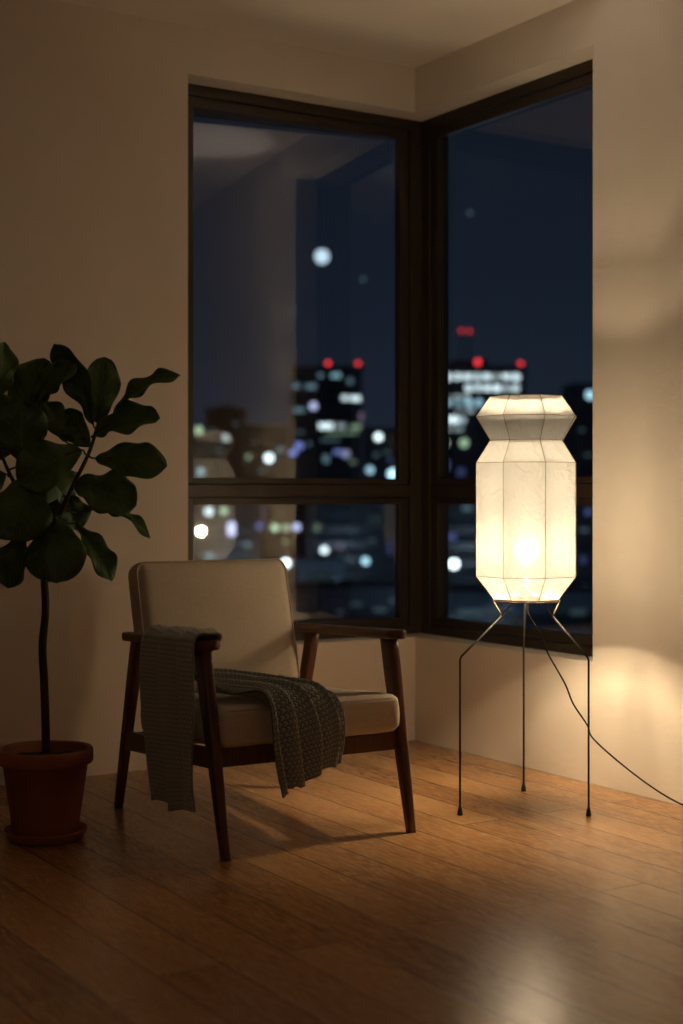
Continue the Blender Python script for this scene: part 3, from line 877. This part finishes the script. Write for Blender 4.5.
building('corner_tower', 'dark tower with one cyan light at the right edge of the right window', 572, 640, 386, 450, 20, M['slate'],
         [(590, 395, 7, 7, 'cyan', 1.6), (582, 430, 5, 3, 'cyan', .1), (588, 455, 6, 3, 'cyan', .1)])
building('rear_block', 'plain dark block between the bright office tower and the corner tower', 524, 576, 432, 520, 20, M['slate'], [(566, 468, 7, 3, 'cyan', .12), (572, 452, 5, 4, 'cyan', .12)])
building('long_block', 'long dark block under the bright office tower in the right window', 425, 640, 502, 300, 16, M['slate'],
         [(452, 537, 8, 7, 'blue', .25), (467, 508, 10, 5, 'cyan', .2), (454, 564, 7.5, 7.5, 'white', 5.0), (445, 563, 7, 7, 'cyan', 1.2), (586.6, 593, 8, 8, 'white', 3.6), (584, 530, 10, 4, 'cyan', .12), (583, 560, 6, 8, 'blue', .12), (588, 512, 6, 6, 'blue', .25)])
building('pale_low_roof', 'pale low building along the bottom of the right window', 425, 640, 600, 165, 10, M['slate2'],
         [(470, 612, 26, 6, 'cyan', .10), (455, 622, 12, 4, 'cyan', .12), (578, 612, 16, 6, 'cyan', .07)])

bm = bmesh.new(); bmesh.ops.create_uvsphere(bm, u_segments=32, v_segments=20, radius=12.5)
moon = link('moon', bm, mat_emit('moon_glow', (.62, .82, .95, 1), 1.3)); moon.location = at(322, 256.5, 2600)
tag(moon, 'small round pale moon high in the left window', 'moon')
for (x, y, nm, lb) in ((292, 310, 'star', 'faint star left of and below the moon'), (363, 279, 'star', 'faint star right of the moon'), (470, 213, 'star', 'faint star in the right window')):
    bm = bmesh.new(); bmesh.ops.create_uvsphere(bm, u_segments=12, v_segments=8, radius=3.4)
    s = link(nm, bm, em('cyan', .22)); s.location = at(x, y, 2600); tag(s, lb, 'star')

# fill lights added among the blocks to lift the dark facades, no lamp posts
for (x, y, Y, e) in ((320, 600, 170, 2500), (500, 620, 140, 2200), (340, 560, 300, 4000), (500, 560, 270, 3500), (220, 560, 380, 5000)):
    light('city_fill', 'POINT', at(x, y, Y), e, (.55, .78, 1.0), 2.0)

# ---------------------------------------------------------------- sky
w = bpy.data.worlds.new('night_sky'); sc.world = w; w.use_nodes = True; nt = w.node_tree; nt.nodes.clear()
out = nt.nodes.new('ShaderNodeOutputWorld'); bg = nt.nodes.new('ShaderNodeBackground'); tc = nt.nodes.new('ShaderNodeTexCoord')
sp = nt.nodes.new('ShaderNodeSeparateXYZ'); rp = nt.nodes.new('ShaderNodeValToRGB')
nt.links.new(tc.outputs['Generated'], sp.inputs[0]); nt.links.new(sp.outputs[2], rp.inputs[0])
cr = rp.color_ramp; cr.elements[0].position = 0.0; cr.elements[0].color = lin(31, 39, 51); cr.elements[1].position = .35; cr.elements[1].color = lin(15, 21, 31)
e2 = cr.elements.new(.12); e2.color = lin(23, 31, 43)
nt.links.new(rp.outputs[0], bg.inputs[0]); bg.inputs[1].default_value = 1.0; nt.links.new(bg.outputs[0], out.inputs[0])

# ---------------------------------------------------------------- camera and view
cd = bpy.data.cameras.new('camera'); cam = bpy.data.objects.new('camera', cd); COL.objects.link(cam); sc.camera = cam
cam.location = (0, 0, EYE); cam.rotation_euler = (math.pi / 2, 0, 0)
cd.sensor_fit = 'HORIZONTAL'; cd.sensor_width = 24; cd.lens = F / 683 * 24; cd.shift_y = -(512 - HY) / 683
cd.clip_end = 6000; cd.clip_start = .05
cd.dof.use_dof = True; cd.dof.focus_distance = 4.45; cd.dof.aperture_fstop = cd.lens / 1000 / .029
sc.view_settings.view_transform = 'Standard'; sc.view_settings.look = 'None'; sc.view_settings.gamma = 1; sc.view_settings.exposure = 0.08
sc.view_settings.use_curve_mapping = False
c = sc.cycles; c.max_bounces = 14; c.diffuse_bounces = 7; c.glossy_bounces = 5; c.transmission_bounces = 8; c.transparent_max_bounces = 16
c.use_denoising = True; c.sample_clamp_indirect = 6.0; c.caustics_reflective = False; c.caustics_refractive = False
c.blur_glossy = .5
